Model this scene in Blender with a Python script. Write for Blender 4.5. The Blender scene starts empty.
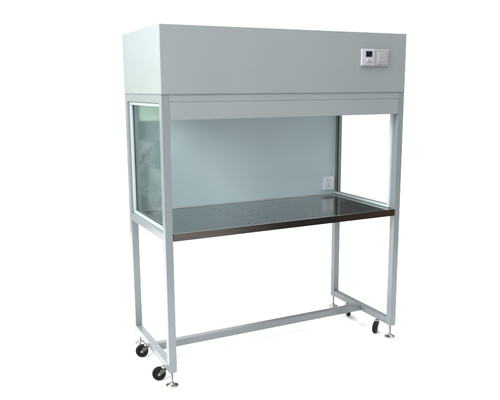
import bpy, bmesh, math
from mathutils import Vector, Matrix
sc = bpy.context.scene
col = sc.collection

# ------------------------------------------------------------------ measures (metres)
W, D, H = 1.403, 0.632, 1.75      # bench width, depth, total height
T = 0.039                          # square tube
Z0 = 0.077                         # underside of the frame
ZS = 1.437                         # seam under the hood
ZH = 1.319                         # lower edge of the header
ZT, ZB = 0.782, 0.744              # worktop top / bottom

# ------------------------------------------------------------------ materials
def new_mat(name):
    m = bpy.data.materials.new(name); m.use_nodes = True
    nt = m.node_tree
    return m, nt, nt.nodes['Principled BSDF']

def N(nt, t, **kw):
    n = nt.nodes.new(t)
    for k, v in kw.items(): setattr(n, k, v)
    return n

def coat_mat(name, rgb, rough=0.34, bump=0.05, var=0.04, spec=0.5):
    """powder coated / painted metal with faint orange peel and faint wear tone"""
    m, nt, b = new_mat(name)
    tc = N(nt, 'ShaderNodeTexCoord')
    n1 = N(nt, 'ShaderNodeTexNoise'); n1.inputs['Scale'].default_value = 3.1; n1.inputs['Detail'].default_value = 5
    n2 = N(nt, 'ShaderNodeTexNoise'); n2.inputs['Scale'].default_value = 420; n2.inputs['Detail'].default_value = 2
    nt.links.new(tc.outputs['Object'], n1.inputs['Vector']); nt.links.new(tc.outputs['Object'], n2.inputs['Vector'])
    cr = N(nt, 'ShaderNodeMapRange'); cr.inputs['From Min'].default_value = .3; cr.inputs['From Max'].default_value = .7
    cr.inputs['To Min'].default_value = 1 - var; cr.inputs['To Max'].default_value = 1 + var
    nt.links.new(n1.outputs['Fac'], cr.inputs['Value'])
    mx = N(nt, 'ShaderNodeVectorMath', operation='SCALE'); mx.inputs[0].default_value = rgb
    nt.links.new(cr.outputs['Result'], mx.inputs['Scale'])
    nt.links.new(mx.outputs['Vector'], b.inputs['Base Color'])
    rr = N(nt, 'ShaderNodeMapRange'); rr.inputs['To Min'].default_value = rough - .05; rr.inputs['To Max'].default_value = rough + .06
    nt.links.new(n1.outputs['Fac'], rr.inputs['Value']); nt.links.new(rr.outputs['Result'], b.inputs['Roughness'])
    bp = N(nt, 'ShaderNodeBump'); bp.inputs['Strength'].default_value = bump; bp.inputs['Distance'].default_value = .0006
    nt.links.new(n2.outputs['Fac'], bp.inputs['Height']); nt.links.new(bp.outputs['Normal'], b.inputs['Normal'])
    b.inputs['Specular IOR Level'].default_value = spec
    return m

def metal_mat(name, rgb, rough, brush=None):
    m, nt, b = new_mat(name)
    b.inputs['Metallic'].default_value = 1
    b.inputs['Base Color'].default_value = (*rgb, 1)
    tc = N(nt, 'ShaderNodeTexCoord'); mp = N(nt, 'ShaderNodeMapping')
    mp.inputs['Scale'].default_value = brush or (1, 1, 1)
    n = N(nt, 'ShaderNodeTexNoise'); n.inputs['Scale'].default_value = 12; n.inputs['Detail'].default_value = 6
    nt.links.new(tc.outputs['Object'], mp.inputs['Vector']); nt.links.new(mp.outputs['Vector'], n.inputs['Vector'])
    rr = N(nt, 'ShaderNodeMapRange'); rr.inputs['To Min'].default_value = rough * .7; rr.inputs['To Max'].default_value = rough * 1.4
    nt.links.new(n.outputs['Fac'], rr.inputs['Value']); nt.links.new(rr.outputs['Result'], b.inputs['Roughness'])
    return m

PAINT_SHADED = (0.190, 0.212, 0.220)
M = {}
M['paint_shaded'] = coat_mat('pale_grey_paint_shaded', PAINT_SHADED, rough=.20)  # same paint as the hood, darkened to stand in for dimmer light on the frame
M['hood'] = coat_mat('pale_grey_paint_lit', (0.236, 0.259, 0.263), rough=.19, var=.03)  # lit tone of the one bench paint, for hood and header
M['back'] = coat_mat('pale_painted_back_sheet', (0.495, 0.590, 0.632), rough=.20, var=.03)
M['bead'] = coat_mat('white_bead', (0.37, 0.425, 0.43), rough=.3)
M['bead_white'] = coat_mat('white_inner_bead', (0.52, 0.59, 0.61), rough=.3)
M['socket'] = coat_mat('white_socket_plastic', (0.66, 0.69, 0.74), rough=.28, bump=.01, var=.01)
M['plastic'] = coat_mat('white_plastic', (0.38, 0.385, 0.42), rough=.28, bump=.01, var=.01)
M['plastic_grey'] = coat_mat('warm_white_plastic', (0.31, 0.315, 0.33), rough=.3, bump=.01, var=.01)
M['rubber'] = coat_mat('black_rubber', (0.005, 0.005, 0.0055), rough=.5, bump=.1, spec=.12)
M['gasket'] = coat_mat('dark_gasket', (0.075, 0.065, 0.06), rough=.6)
M['slot'] = coat_mat('dark_slot', (0.10, 0.10, 0.11), rough=.6)
M['cavity'] = coat_mat('dark_cavity', (0.02, 0.018, 0.016), rough=.8, spec=.1)
M['zinc'] = metal_mat('zinc_steel', (0.36, 0.35, 0.33), .28)
M['fork'] = metal_mat('dull_zinc_fork', (0.085, 0.088, 0.082), .4)
M['filter'] = coat_mat('filter_face', (0.55, 0.57, 0.56), rough=.5)

# display: dark lcd behind a glossy cover with faint green bars
m, nt, b = new_mat('lcd_display')
tc = N(nt, 'ShaderNodeTexCoord'); wv = N(nt, 'ShaderNodeTexNoise'); wv.inputs['Scale'].default_value = 60
cr = N(nt, 'ShaderNodeValToRGB'); cr.color_ramp.elements[0].position = .45; cr.color_ramp.elements[0].color = (.004, .005, .008, 1)
cr.color_ramp.elements[1].position = .75; cr.color_ramp.elements[1].color = (.008, .035, .045, 1)
nt.links.new(tc.outputs['Object'], wv.inputs['Vector']); nt.links.new(wv.outputs['Fac'], cr.inputs['Fac'])
nt.links.new(cr.outputs['Color'], b.inputs['Base Color']); b.inputs['Roughness'].default_value = .25
b.inputs['Specular IOR Level'].default_value = .2
M['lcd'] = m

# worktop: brushed stainless sheet, finely perforated
def steel(name, perforated):
    m, nt, b = new_mat(name)
    L = nt.links.new
    b.inputs['Metallic'].default_value = 1
    tc = N(nt, 'ShaderNodeTexCoord')
    mp = N(nt, 'ShaderNodeMapping'); mp.inputs['Scale'].default_value = (1.2, 60, 60)
    n = N(nt, 'ShaderNodeTexNoise'); n.inputs['Scale'].default_value = 6; n.inputs['Detail'].default_value = 6
    L(tc.outputs['Object'], mp.inputs['Vector']); L(mp.outputs['Vector'], n.inputs['Vector'])
    n2 = N(nt, 'ShaderNodeTexNoise'); n2.inputs['Scale'].default_value = 4.5; n2.inputs['Detail'].default_value = 5
    L(tc.outputs['Object'], n2.inputs['Vector'])
    rr = N(nt, 'ShaderNodeMapRange'); rr.inputs['To Min'].default_value = .05 if perforated else .08; rr.inputs['To Max'].default_value = .14 if perforated else .18
    L(n2.outputs['Fac'], rr.inputs['Value']); L(rr.outputs['Result'], b.inputs['Roughness'])
    cr = N(nt, 'ShaderNodeMapRange'); cr.inputs['From Min'].default_value = .3; cr.inputs['From Max'].default_value = .7
    cr.inputs['To Min'].default_value = .86; cr.inputs['To Max'].default_value = 1.1
    L(n.outputs['Fac'], cr.inputs['Value'])
    base = STEEL_TOP if perforated else STEEL_LIP
    sc_ = N(nt, 'ShaderNodeVectorMath', operation='SCALE'); sc_.inputs[0].default_value = base
    L(cr.outputs['Result'], sc_.inputs['Scale'])
    out = sc_.outputs['Vector']
    if perforated:
        sep = N(nt, 'ShaderNodeSeparateXYZ'); L(tc.outputs['Object'], sep.inputs['Vector'])
        P = .0085
        fr = []
        for ax in 'XY':
            d = N(nt, 'ShaderNodeMath', operation='DIVIDE'); L(sep.outputs[ax], d.inputs[0]); d.inputs[1].default_value = P
            f = N(nt, 'ShaderNodeMath', operation='FRACT'); L(d.outputs[0], f.inputs[0])
            s = N(nt, 'ShaderNodeMath', operation='SUBTRACT'); L(f.outputs[0], s.inputs[0]); s.inputs[1].default_value = .5
            q = N(nt, 'ShaderNodeMath', operation='POWER'); L(s.outputs[0], q.inputs[0]); q.inputs[1].default_value = 2
            fr.append(q)
        a = N(nt, 'ShaderNodeMath', operation='ADD'); L(fr[0].outputs[0], a.inputs[0]); L(fr[1].outputs[0], a.inputs[1])
        lt = N(nt, 'ShaderNodeMath', operation='LESS_THAN'); L(a.outputs[0], lt.inputs[0]); lt.inputs[1].default_value = .33 ** 2
        mix = N(nt, 'ShaderNodeMix', data_type='RGBA')
        L(lt.outputs[0], mix.inputs['Factor']); L(out, mix.inputs[6]); mix.inputs[7].default_value = (.09, .095, .095, 1)
        out = mix.outputs[2]
    L(out, b.inputs['Base Color'])
    return m
STEEL_TOP = (.40, .405, .40)
STEEL_LIP = (.34, .32, .305)
M['steel_top'] = steel('perforated_stainless', True)
M['steel'] = steel('brushed_stainless', False)

# glass: thin grey-green sheet (clear body + weak mirror)
m, nt, b = new_mat('grey_green_glass')
nt.nodes.remove(b)
tr = N(nt, 'ShaderNodeBsdfTransparent'); tr.inputs['Color'].default_value = (.85, .88, .865, 1)
gl = N(nt, 'ShaderNodeBsdfGlossy'); gl.inputs['Roughness'].default_value = .02; gl.inputs['Color'].default_value = (.95, 1, .97, 1)
lw = N(nt, 'ShaderNodeLayerWeight'); lw.inputs['Blend'].default_value = .5
pw = N(nt, 'ShaderNodeMath', operation='POWER'); nt.links.new(lw.outputs['Facing'], pw.inputs[0]); pw.inputs[1].default_value = 5
fr = N(nt, 'ShaderNodeMath', operation='MULTIPLY_ADD'); nt.links.new(pw.outputs[0], fr.inputs[0]); fr.inputs[1].default_value = .5; fr.inputs[2].default_value = .03
mx = N(nt, 'ShaderNodeMixShader')
nt.links.new(fr.outputs[0], mx.inputs[0]); nt.links.new(tr.outputs[0], mx.inputs[1]); nt.links.new(gl.outputs[0], mx.inputs[2])
nt.links.new(mx.outputs[0], nt.nodes['Material Output'].inputs['Surface'])
M['glass'] = m

m, nt, b = new_mat('white_floor')
tc = N(nt, 'ShaderNodeTexCoord'); n = N(nt, 'ShaderNodeTexNoise'); n.inputs['Scale'].default_value = 2
cr = N(nt, 'ShaderNodeMapRange'); cr.inputs['To Min'].default_value = .86; cr.inputs['To Max'].default_value = .9
nt.links.new(tc.outputs['Object'], n.inputs['Vector']); nt.links.new(n.outputs['Fac'], cr.inputs['Value'])
nt.links.new(cr.outputs['Result'], b.inputs['Base Color']); b.inputs['Roughness'].default_value = .9
b.inputs['Specular IOR Level'].default_value = .1
M['floor'] = m

# ------------------------------------------------------------------ mesh helpers
def box(bm, x0, x1, y0, y1, z0, z1, bevel=0.0, seg=2):
    t = bmesh.new()
    bmesh.ops.create_cube(t, size=1)
    for v in t.verts:
        v.co = Vector(((x0 + x1) / 2 + v.co.x * (x1 - x0), (y0 + y1) / 2 + v.co.y * (y1 - y0), (z0 + z1) / 2 + v.co.z * (z1 - z0)))
    if bevel:
        bmesh.ops.bevel(t, geom=t.edges[:], offset=bevel, segments=seg, profile=.5, affect='EDGES')
    merge(bm, t)

def merge(bm, t, M4=None):
    if M4: bmesh.ops.transform(t, matrix=M4, verts=t.verts)
    me = bpy.data.meshes.new('tmp'); t.to_mesh(me); t.free()
    bm.from_mesh(me); bpy.data.meshes.remove(me)

def lathe(bm, prof, n=40, M4=None):
    """prof: list of (r, z)"""
    t = bmesh.new(); rings = []
    for r, z in prof:
        if r < 1e-6: rings.append([t.verts.new((0, 0, z))])
        else: rings.append([t.verts.new((r * math.cos(2 * math.pi * i / n), r * math.sin(2 * math.pi * i / n), z)) for i in range(n)])
    for a, b in zip(rings, rings[1:]):
        for i in range(n):
            j = (i + 1) % n
            if len(a) == 1 and len(b) == 1: continue
            if len(a) == 1: t.faces.new((a[0], b[i], b[j]))
            elif len(b) == 1: t.faces.new((a[i], a[j], b[0]))
            else: t.faces.new((a[i], a[j], b[j], b[i]))
    bmesh.ops.recalc_face_normals(t, faces=t.faces[:])
    merge(bm, t, M4)

def obj(name, bm, mat, parent=None, loc=None, smooth=None):
    me = bpy.data.meshes.new(name)
    bmesh.ops.recalc_face_normals(bm, faces=bm.faces[:])
    bm.to_mesh(me); bm.free()
    for m_ in (mat if isinstance(mat, list) else [mat]): me.materials.append(m_)
    if smooth is None: smooth = 40
    if smooth:
        me.polygons.foreach_set('use_smooth', [True] * len(me.polygons))
        me.set_sharp_from_angle(angle=math.radians(smooth))
    o = bpy.data.objects.new(name, me); col.objects.link(o)
    if smooth:
        wn = o.modifiers.new('wn', 'WEIGHTED_NORMAL'); wn.keep_sharp = True; wn.weight = 100
    if parent: o.parent = parent
    if loc: o.location = loc
    return o

def B(name, mat, parent, *boxes, bevel=.002):
    bm = bmesh.new()
    for b_ in boxes: box(bm, *b_, bevel=bevel)
    return obj(name, bm, mat, parent)

# ------------------------------------------------------------------ floor
bm = bmesh.new()
vs = [bm.verts.new(p) for p in ((-2.6, -1.55, 0), (3.6, -1.55, 0), (3.6, 3.4, 0), (-2.6, 3.4, 0))]
bm.faces.new(vs)
fl = obj('floor', bm, M['floor'], smooth=0); fl['kind'] = 'structure'

# ------------------------------------------------------------------ the bench
bench = bpy.data.objects.new('clean_bench', None); col.objects.link(bench)
bench.empty_display_size = .3
bench['label'] = 'pale grey laminar flow clean bench with steel worktop and glass sides on castors'
bench['category'] = 'clean bench'

# legs
for x in (0, W - T):
    for y in (0, D - T):
        B('leg', M['paint_shaded'], bench, (x, x + T, y, y + T, Z0, ZS - .0015), bevel=.0025)
# rails butted between the legs
for x in (0, W - T):
    B('base_rail', M['paint_shaded'], bench, (x + .0008, x + T - .0008, T - .001, D - T + .001, Z0 + .0008, Z0 + T), bevel=.0025)
    B('middle_rail', M['paint_shaded'], bench, (x + .0008, x + T - .0008, T - .001, D - T + .001, ZB - .002, ZB - .002 + T), bevel=.0025)
    B('top_rail', M['paint_shaded'], bench, (x + .0008, x + T - .0008, T - .001, D - T + .001, ZS - .0015 - T, ZS - .0015), bevel=.0025)
for y in (.0008, D - T + .0008):
    B('top_rail', M['hood'], bench, (T - .001, W - T + .001, y, y + T - .0016, ZS - .0015 - .034, ZS - .0015), bevel=.002)
B('stretcher', M['paint_shaded'], bench, (T - .001, W - T + .001, .29, .29 + T, Z0 + .0015, Z0 + T + .001), bevel=.0025)

# header sheet under the front top rail: folded edges give the fine double line
hd = B('header_panel', M['hood'], bench, (T + .0003, W - T - .0003, -.0012, .010, ZH, ZS - .0358), bevel=.0014)
B('header_lip', M['hood'], hd, (T + .002, W - T - .002, .010, .032, ZH, ZH + .002), bevel=.0006)

# hood: folded sheet box sitting on the frame
bm = bmesh.new()
box(bm, -.001, W + .001, -.0015, D, ZS + .001, H, bevel=.0035, seg=3)
hood = obj('hood', bm, M['hood'], bench)
B('seam', M['hood'], hood, (-.0012, W + .0012, -.0019, D - .001, ZS - .0013, ZS + .0016), bevel=.0008)
# tiny latch screw head seen on the left seam
bm = bmesh.new()
lathe(bm, [(0, .0035), (.003, .003), (.0045, .001), (.0045, 0)], 16, Matrix.Translation((-.001, .40, ZS + .012)) @ Matrix.Rotation(-math.pi / 2, 4, 'Y'))
obj('screw', bm, M['plastic'], hood)
# perforated diffuser under the hood
B('diffuser', M['filter'], bench, (T + .002, W - T - .002, T + .002, D - .03, ZS - .030, ZS - .022), bevel=.001)

# back panel with folded bottom flange
bk = B('back_panel', M['back'], bench, (T + .001, W - T - .0115, D - .018, D - .012, ZT + .0015, ZS - .0365), bevel=.0008)
B('bottom_flange', M['bead'], bk, (T + .001, W - T - .0115, D - .024, D - .0185, ZT + .0012, ZT + .0055), bevel=.001)
B('side_flange', M['bead'], bk, (T + .0012, T + .0055, D - .024, D - .0185, ZT + .0065, ZS - .04), bevel=.0008)

# ---- worktop: steel tray with 4 x 7 drain holes
def worktop():
    x0, x1, y0, y1 = T + .001, W - T - .001, -.004, D - .0185
    bm = bmesh.new()
    cols = [.46, .605, .845, 1.0]
    rows = [.040, .125, .220, .314, .415, .503, .596]
    xb = [x0] + [.40, .53, .66, .79, .92, 1.06] + [x1]
    yb = [y0] + [(a + b) / 2 for a, b in zip(rows, rows[1:])] + [y1]
    cells = [(xb[i], xb[i + 1]) for i in range(len(xb) - 1)]
    R, n = .0052, 16
    top, lip = 0, 1
    cache = {}
    def V(x, y, z):
        k = (round(x, 6), round(y, 6), round(z, 6))
        if k not in cache: cache[k] = bm.verts.new((x, y, z))
        return cache[k]
    def side(a, b, k): return [a + (b - a) * i / k for i in range(k)]
    for (a, b) in cells:
        cx = [c for c in cols if a < c < b]
        for j in range(7):
            c, d = yb[j], yb[j + 1]
            ring = [(x, c) for x in side(a, b, 4)] + [(b, y) for y in side(c, d, 4)] + [(x, d) for x in side(b, a, 4)] + [(a, y) for y in side(d, c, 4)]
            if not cx:
                bm.faces.new([V(x, y, ZT) for x, y in ring]).material_index = 0
                continue
            hx, hy = cx[0], rows[j]
            r = R * (1.35 if (j == 3 and hx == .605) else 1)
            inner = []
            for i in range(n):
                an = math.radians(-135) + 2 * math.pi * i / n
                inner.append((hx + r * math.cos(an), hy + r * math.sin(an)))
            for i in range(n):
                k = (i + 1) % n
                f = bm.faces.new([V(*ring[i], ZT), V(*ring[k], ZT), V(*inner[k], ZT), V(*inner[i], ZT)]); f.material_index = 0
                f = bm.faces.new([V(*inner[i], ZT), V(*inner[k], ZT), V(*inner[k], ZT - .004), V(*inner[i], ZT - .004)]); f.material_index = 2
    # rim and fascia
    e = .0009
    def strip(p, q):
        f = bm.faces.new([bm.verts.new(v) for v in (*p, *q[::-1])]); f.material_index = 1; return f
    strip([(x0, y0, ZT), (x1, y0, ZT)], [(x0, y0 - e * .4, ZT - e * .35), (x1, y0 - e * .4, ZT - e * .35)])
    strip([(x0, y0 - e * .4, ZT - e * .35), (x1, y0 - e * .4, ZT - e * .35)], [(x0, y0 - e * .55, ZT - e), (x1, y0 - e * .55, ZT - e)])
    strip([(x0, y0 - e * .55, ZT - e), (x1, y0 - e * .55, ZT - e)], [(x0, y0 - e * .55, ZB), (x1, y0 - e * .55, ZB)])
    strip([(x0, y0 - e * .55, ZB), (x1, y0 - e * .55, ZB)], [(x0, y1, ZB), (x1, y1, ZB)])
    strip([(x0, y1, ZB), (x1, y1, ZB)], [(x0, y1, ZT), (x1, y1, ZT)])
    for x in (x0, x1):
        f = bm.faces.new([bm.verts.new(v) for v in ((x, y0 - e * .55, ZB), (x, y1, ZB), (x, y1, ZT - .0001), (x, y0 - e * .55, ZT - .0001))]); f.material_index = 1
    # dark tray floor seen through the holes
    f = bm.faces.new([bm.verts.new(v) for v in ((x0 + .001, y0 + .001, ZT - .02), (x1 - .001, y0 + .001, ZT - .02), (x1 - .001, y1 - .001, ZT - .02), (x0 + .001, y1 - .001, ZT - .02))]); f.material_index = 2
    return obj('worktop', bm, [M['steel_top'], M['steel'], M['cavity']], bench, smooth=0)
worktop()

# ---- side windows
gz0, gz1 = ZB - .002 + T, ZS - .0015 - T      # opening between rails
gy0, gy1 = T, D - T
bw = .019
for x, s in ((.024, 1), (W - .024, -1)):
    xa, xb_ = sorted((x - s * .001, x + s * .013))
    g0 = sorted((x + s * .004, x + s * .008))
    pane = B('glass_pane', M['glass'], bench, (g0[0], g0[1], gy0 + .004, gy1 - .004, gz0 + .004, gz1 - .004), bevel=0)
    def frame(name, mat, y0, y1, z0, z1, w, xs, bv):
        bm = bmesh.new()
        box(bm, *xs, y0, y1, z0, z0 + w, bevel=bv); box(bm, *xs, y0, y1, z1 - w, z1, bevel=bv)
        box(bm, *xs, y0, y0 + w, z0 + w, z1 - w, bevel=bv); box(bm, *xs, y1 - w, y1, z0 + w, z1 - w, bevel=bv)
        return obj(name, bm, mat, pane)
    frame('window_bead', M['bead'], gy0 + .001, gy1 - .001, gz0 + .001, gz1 - .001, bw * .85 if s > 0 else .006, sorted((x - s * .010, x + s * .0035)), .002)
    frame('gasket', M['gasket'], gy0 + .003, gy1 - .003, gz0 + .003, gz1 - .003, bw * .85 if s > 0 else .0165, sorted((x + s * .0085, x + s * .0105)), .0005)
    if s > 0: frame('inner_bead', M['bead'], gy0 + .001, gy1 - .001, gz0 + .001, gz1 - .001, bw * .6, (x + .011, x + .0145), .001)
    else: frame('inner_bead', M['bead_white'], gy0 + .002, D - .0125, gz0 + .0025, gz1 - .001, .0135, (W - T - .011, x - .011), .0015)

# ---- socket on the back panel
yb_ = D - .018
bm = bmesh.new(); box(bm, 1.272, 1.349, yb_ - .024, yb_ - .0002, .810, .898, bevel=.003, seg=3)
sk = obj('power_socket', bm, M['socket'], bench)
bm = bmesh.new(); box(bm, 1.279, 1.342, yb_ - .0262, yb_ - .0235, .818, .890, bevel=.0012)
fp = obj('face_plate', bm, M['socket'], sk)
bm = bmesh.new()
for hx in (1.298, 1.316): box(bm, hx - .0015, hx + .0015, yb_ - .0272, yb_ - .0255, .869, .878, bevel=.0004)
obj('socket_slot', bm, M['slot'], sk)
bm = bmesh.new()
for hx, a in ((1.300, .5), (1.314, -.5)):
    t = bmesh.new(); box(t, -.0014, .0014, -.0008, .0008, -.0055, .0055)
    merge(bm, t, Matrix.Translation((hx, yb_ - .0264, .838)) @ Matrix.Rotation(a, 4, 'Y'))
box(bm, 1.3056, 1.3084, yb_ - .0272, yb_ - .0256, .849, .857)
obj('socket_slot', bm, M['slot'], sk)

# ---- controls on the hood front
c0 = -.0015
bm = bmesh.new(); box(bm, 1.100, 1.1855, c0 - .013, c0 - .0002, 1.577, 1.663, bevel=.003, seg=3)
ct = obj('speed_controller', bm, M['plastic'], bench)
bm = bmesh.new(); box(bm, 1.112, 1.176, c0 - .0150, c0 - .0125, 1.583, 1.657, bevel=.0015)
obj('face_plate', bm, M['plastic'], ct)
bm = bmesh.new(); box(bm, 1.124, 1.1635, c0 - .0162, c0 - .0148, 1.6225, 1.651, bevel=.0006)
obj('display', bm, M['lcd'], ct)
for bx in (1.133, 1.1445, 1.156):
    bm = bmesh.new()
    lathe(bm, [(0, .0052), (.003, .005), (.0052, .0035), (.0058, .0015), (.0058, 0)], 24, Matrix.Translation((bx, c0 - .0148, 1.6015 + (.0035 if bx < 1.14 else 0))) @ Matrix.Rotation(math.pi / 2, 4, 'X'))
    obj('button', bm, M['zinc'] if bx > 1.14 else M['bead'], ct)
bm = bmesh.new(); box(bm, 1.124, 1.165, c0 - .0157, c0 - .0148, 1.5895, 1.5925, bevel=.0004)
obj('trim_line', bm, M['plastic_grey'], ct)

bm = bmesh.new(); box(bm, 1.189, 1.277, c0 - .010, c0 - .0002, 1.577, 1.663, bevel=.003, seg=3)
sw = obj('light_switch', bm, M['plastic_grey'], bench)
bm = bmesh.new(); box(bm, 1.201, 1.265, c0 - .0140, c0 - .0095, 1.587, 1.650, bevel=.0018)
t = bmesh.new(); box(t, 1.207, 1.259, -.0035, .0015, -.022, .022, bevel=.0012)
rk = obj('switch_surround', bm, M['plastic_grey'], sw)
bm = bmesh.new(); merge(bm, t, Matrix.Translation((0, c0 - .0140, 1.6215)) @ Matrix.Rotation(math.radians(4), 4, 'X'))
obj('rocker', bm, M['plastic_grey'], sw)

# ---- levelling feet
def foot(x, y):
    bm = bmesh.new()
    lathe(bm, [(0, .0005), (.026, .0005), (.0305, .002), (.031, .0045), (.027, .0075), (.015, .0105), (.011, .014), (.009, .019), (0, .019)], 40)
    pad = obj('levelling_foot', bm, M['zinc'], bench, loc=(x, y, 0))
    bm = bmesh.new()
    prof = [(0, .018)]
    z = .018
    while z < Z0 + .004:
        prof += [(.0056, z), (.0048, z + .0009)]; z += .0018
    prof += [(0, z)]
    lathe(bm, prof, 16); obj('threaded_stem', bm, M['zinc'], pad)
    bm = bmesh.new()
    lathe(bm, [(0, Z0 - .0085), (.0098, Z0 - .0085), (.0105, Z0 - .0075), (.0105, Z0 - .0015), (.0098, Z0 - .0004), (0, Z0 - .0004)], 6)
    obj('lock_nut', bm, M['zinc'], pad, smooth=20)
for x in (T / 2, W - T / 2):
    foot(x, T / 2 + .005); foot(x + (.008 if x < 1 else -.010), D - T / 2 - .003)

# ---- swivel castors: local frame, wheel axle along Y, trail along -X
def castor(x, y, ang, trail, rz=.035, lift=.002):
    hub = .036
    bm = bmesh.new()
    top = Z0 - .0005
    zc = rz + lift
    # yoke: two cheeks tapering to the axle + crown
    for s in (-1, 1):
        t = bmesh.new()
        pts = [(-.016, top - .013), (.015, top - .013), (.012, top - .022), (-trail + .011, zc - .003), (-trail + .005, zc - .0095), (-trail - .005, zc - .0095), (-trail - .010, zc - .002), (-.020, top - .022)]
        a = [t.verts.new((p, s * .0125, q)) for p, q in pts]; c = [t.verts.new((p, s * .0145, q)) for p, q in pts]
        t.faces.new(a); t.faces.new(c)
        for i in range(len(a)):
            j = (i + 1) % len(a); t.faces.new((a[i], a[j], c[j], c[i]))
        bmesh.ops.recalc_face_normals(t, faces=t.faces[:])
        merge(bm, t)
    box(bm, -.0135, .0135, -.0145, .0145, top - .0155, top - .013, bevel=.001)
    f = obj('castor', bm, M['fork'], bench, loc=(x, y, 0)); f.rotation_euler = (0, 0, ang)
    bm = bmesh.new()
    lathe(bm, [(0, top), (.010, top), (.0135, top - .002), (.0145, top - .006), (.0145, top - .009), (.011, top - .0125), (0, top - .0125)], 32)
    obj('swivel_head', bm, M['zinc'], f)
    R4 = Matrix.Translation((-trail, 0, zc)) @ Matrix.Rotation(math.pi / 2, 4, 'X')
    bm = bmesh.new()
    r = rz
    lathe(bm, [(r * .62, -.0095), (r * .9, -.0105), (r * .975, -.0085), (r, -.005), (r, .005), (r * .975, .0085), (r * .9, .0105), (r * .62, .0095)], 56, R4)
    w = obj('tyre', bm, M['rubber'], f)
    bm = bmesh.new()
    lathe(bm, [(0, -.0100), (.008, -.0100), (.009, -.0085), (r * .58, -.0078), (r * .63, -.0092), (r * .63, .0092), (r * .58, .0078), (.009, .0085), (.008, .0100), (0, .0100)], 48, R4)
    obj('wheel_hub', bm, M['rubber'], f)
    bm = bmesh.new()
    lathe(bm, [(0, -.0185), (.003, -.0185), (.0045, -.017), (.0045, .017), (.003, .0185), (0, .0185)], 16, R4)
    obj('axle_bolt', bm, M['zinc'], f)
    return f
castor(.003, .104, math.radians(-14), .024)
castor(.004, .410, math.radians(-20), .024)
castor(1.3645, .126, math.radians(37), .033)
castor(1.370, .442, math.radians(66), .030)

# ------------------------------------------------------------------ camera
cam = bpy.data.cameras.new('camera'); co = bpy.data.objects.new('camera', cam); col.objects.link(co)
yaw, pit, rol = .4566, .1794, -.0058
fw = Vector((math.sin(yaw) * math.cos(pit), math.cos(yaw) * math.cos(pit), -math.sin(pit)))
r = Vector((math.cos(yaw), -math.sin(yaw), 0)); u = r.cross(fw)
r2 = math.cos(rol) * r + math.sin(rol) * u; u2 = -math.sin(rol) * r + math.cos(rol) * u
co.matrix_world = Matrix(((r2.x, u2.x, -fw.x, -.8898), (r2.y, u2.y, -fw.y, -2.7224), (r2.z, u2.z, -fw.z, 1.4619), (0, 0, 0, 1)))
cam.sensor_width = 36; cam.lens = 615.0 / 500 * 36; cam.clip_end = 200; cam.clip_start = .05
sc.camera = co

# ------------------------------------------------------------------ studio surroundings (world) and lamps
wd = bpy.data.worlds.new('World'); sc.world = wd; wd.use_nodes = True
nt = wd.node_tree; L = nt.links.new
bg = nt.nodes['Background']
tc = N(nt, 'ShaderNodeTexCoord'); sp = N(nt, 'ShaderNodeSeparateXYZ'); L(tc.outputs['Generated'], sp.inputs[0])
az = N(nt, 'ShaderNodeMath', operation='ARCTAN2'); L(sp.outputs['X'], az.inputs[0]); L(sp.outputs['Y'], az.inputs[1])
el = N(nt, 'ShaderNodeMath', operation='ARCSINE'); L(sp.outputs['Z'], el.inputs[0])
rad = math.radians
def ramp(src, a, b):       # smooth 0..1 from a to b (degrees)
    n = N(nt, 'ShaderNodeMapRange', interpolation_type='SMOOTHSTEP')
    n.inputs['From Min'].default_value = rad(a); n.inputs['From Max'].default_value = rad(b)
    L(src.outputs[0], n.inputs['Value']); return n
def mul(*ns):
    o = ns[0]
    for k in ns[1:]:
        m_ = N(nt, 'ShaderNodeMath', operation='MULTIPLY'); L(o.outputs[0], m_.inputs[0]); L(k.outputs[0], m_.inputs[1]); o = m_
    return o
def inv(n):
    m_ = N(nt, 'ShaderNodeMath', operation='SUBTRACT'); m_.inputs[0].default_value = 1; L(n.outputs[0], m_.inputs[1]); return m_
def over(prev, rgb, mask):
    m_ = N(nt, 'ShaderNodeMix', data_type='RGBA'); L(mask.outputs[0], m_.inputs[0])
    if isinstance(prev, tuple): m_.inputs[6].default_value = (*prev, 1)
    else: L(prev, m_.inputs[6])
    m_.inputs[7].default_value = (*rgb, 1); return m_.outputs[2]
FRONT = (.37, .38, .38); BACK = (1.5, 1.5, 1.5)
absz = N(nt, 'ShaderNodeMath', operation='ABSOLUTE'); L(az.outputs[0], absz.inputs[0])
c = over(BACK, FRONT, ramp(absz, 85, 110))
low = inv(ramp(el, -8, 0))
c = over(c, (.42, .40, .38), mul(ramp(absz, 90, 115), low))                # low grey tone behind the camera, added for the worktop lip to reflect
c = over(c, (.035, .033, .03), mul(ramp(az, 118, 124), inv(ramp(az, 151, 158)), low))      # dark band added to darken the lip reflection
c = over(c, (.13, .07, .05), mul(ramp(az, 136, 139), inv(ramp(az, 142, 145)), low))       # reddish band added to tint the lip reflection
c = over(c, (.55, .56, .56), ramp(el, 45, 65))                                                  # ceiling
c = over(c, (.045, .045, .045), mul(ramp(az, 24, 28), inv(ramp(az, 60, 70)), ramp(el, 8.3, 9.0), inv(ramp(el, 45, 55))))   # dark patch added high behind, so the steel reflects dark
c = over(c, (.05, .055, .06), mul(ramp(az, -42, -34), inv(ramp(az, -11, -8)), inv(ramp(el, 27, 32))))     # dim room to the left
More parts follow.
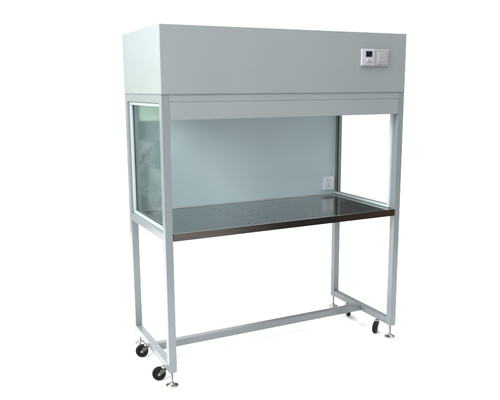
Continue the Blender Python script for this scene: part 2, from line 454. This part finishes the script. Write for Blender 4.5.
nz = N(nt, 'ShaderNodeTexNoise'); nz.inputs['Scale'].default_value = 26; nz.inputs['Detail'].default_value = 3; nz.inputs['Distortion'].default_value = 1.2
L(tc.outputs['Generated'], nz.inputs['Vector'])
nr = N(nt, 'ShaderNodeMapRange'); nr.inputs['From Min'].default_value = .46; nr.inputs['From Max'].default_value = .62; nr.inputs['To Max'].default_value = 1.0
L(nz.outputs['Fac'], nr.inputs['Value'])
c = over(c, (.75, .77, .82), mul(nr, ramp(az, -42, -34), inv(ramp(az, -11, -8)), ramp(el, -14, -12), inv(ramp(el, -5, -4))))   # pale noise added in that room for mottled glass reflections
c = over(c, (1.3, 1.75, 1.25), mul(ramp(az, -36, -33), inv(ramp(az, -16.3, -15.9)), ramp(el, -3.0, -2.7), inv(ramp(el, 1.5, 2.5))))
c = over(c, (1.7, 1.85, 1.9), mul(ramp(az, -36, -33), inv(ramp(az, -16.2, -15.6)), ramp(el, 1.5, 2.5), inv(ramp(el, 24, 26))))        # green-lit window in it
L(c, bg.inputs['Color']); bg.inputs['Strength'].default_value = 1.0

def area(name, loc, target, size, power, colr=(1, 1, 1), sy=None):
    l = bpy.data.lights.new(name, 'AREA'); l.energy = power; l.size = size; l.color = colr
    if sy: l.shape = 'RECTANGLE'; l.size_y = sy
    o = bpy.data.objects.new(name, l); col.objects.link(o); o.location = loc
    o.rotation_euler = (Vector(target) - Vector(loc)).to_track_quat('-Z', 'Y').to_euler(); return o
area('window_light', (-3.5, -.95, 3.3), (0.1, .1, 1.2), 1.5, 275, (.955, .995, 1.0), 2.0)
area('floor_fill_light', (.8, .7, 4.6), (.8, .7, 0), 6.0, 490, (1, 1, 1), 6.0)  # added overhead lamp, unseen, lifts the floor to clean white

area('front_fill_light', (-2.3, -4.3, 2.2), (0.6, .3, 1.1), 1.8, 105, (.97, 1.0, 1.0), 1.8)  # added soft lamp behind the camera, fills the back panel and fronts

sc.render.engine = 'CYCLES'
sc.view_settings.view_transform = 'Standard'; sc.view_settings.look = 'None'
sc.view_settings.exposure = 0; sc.view_settings.gamma = 1
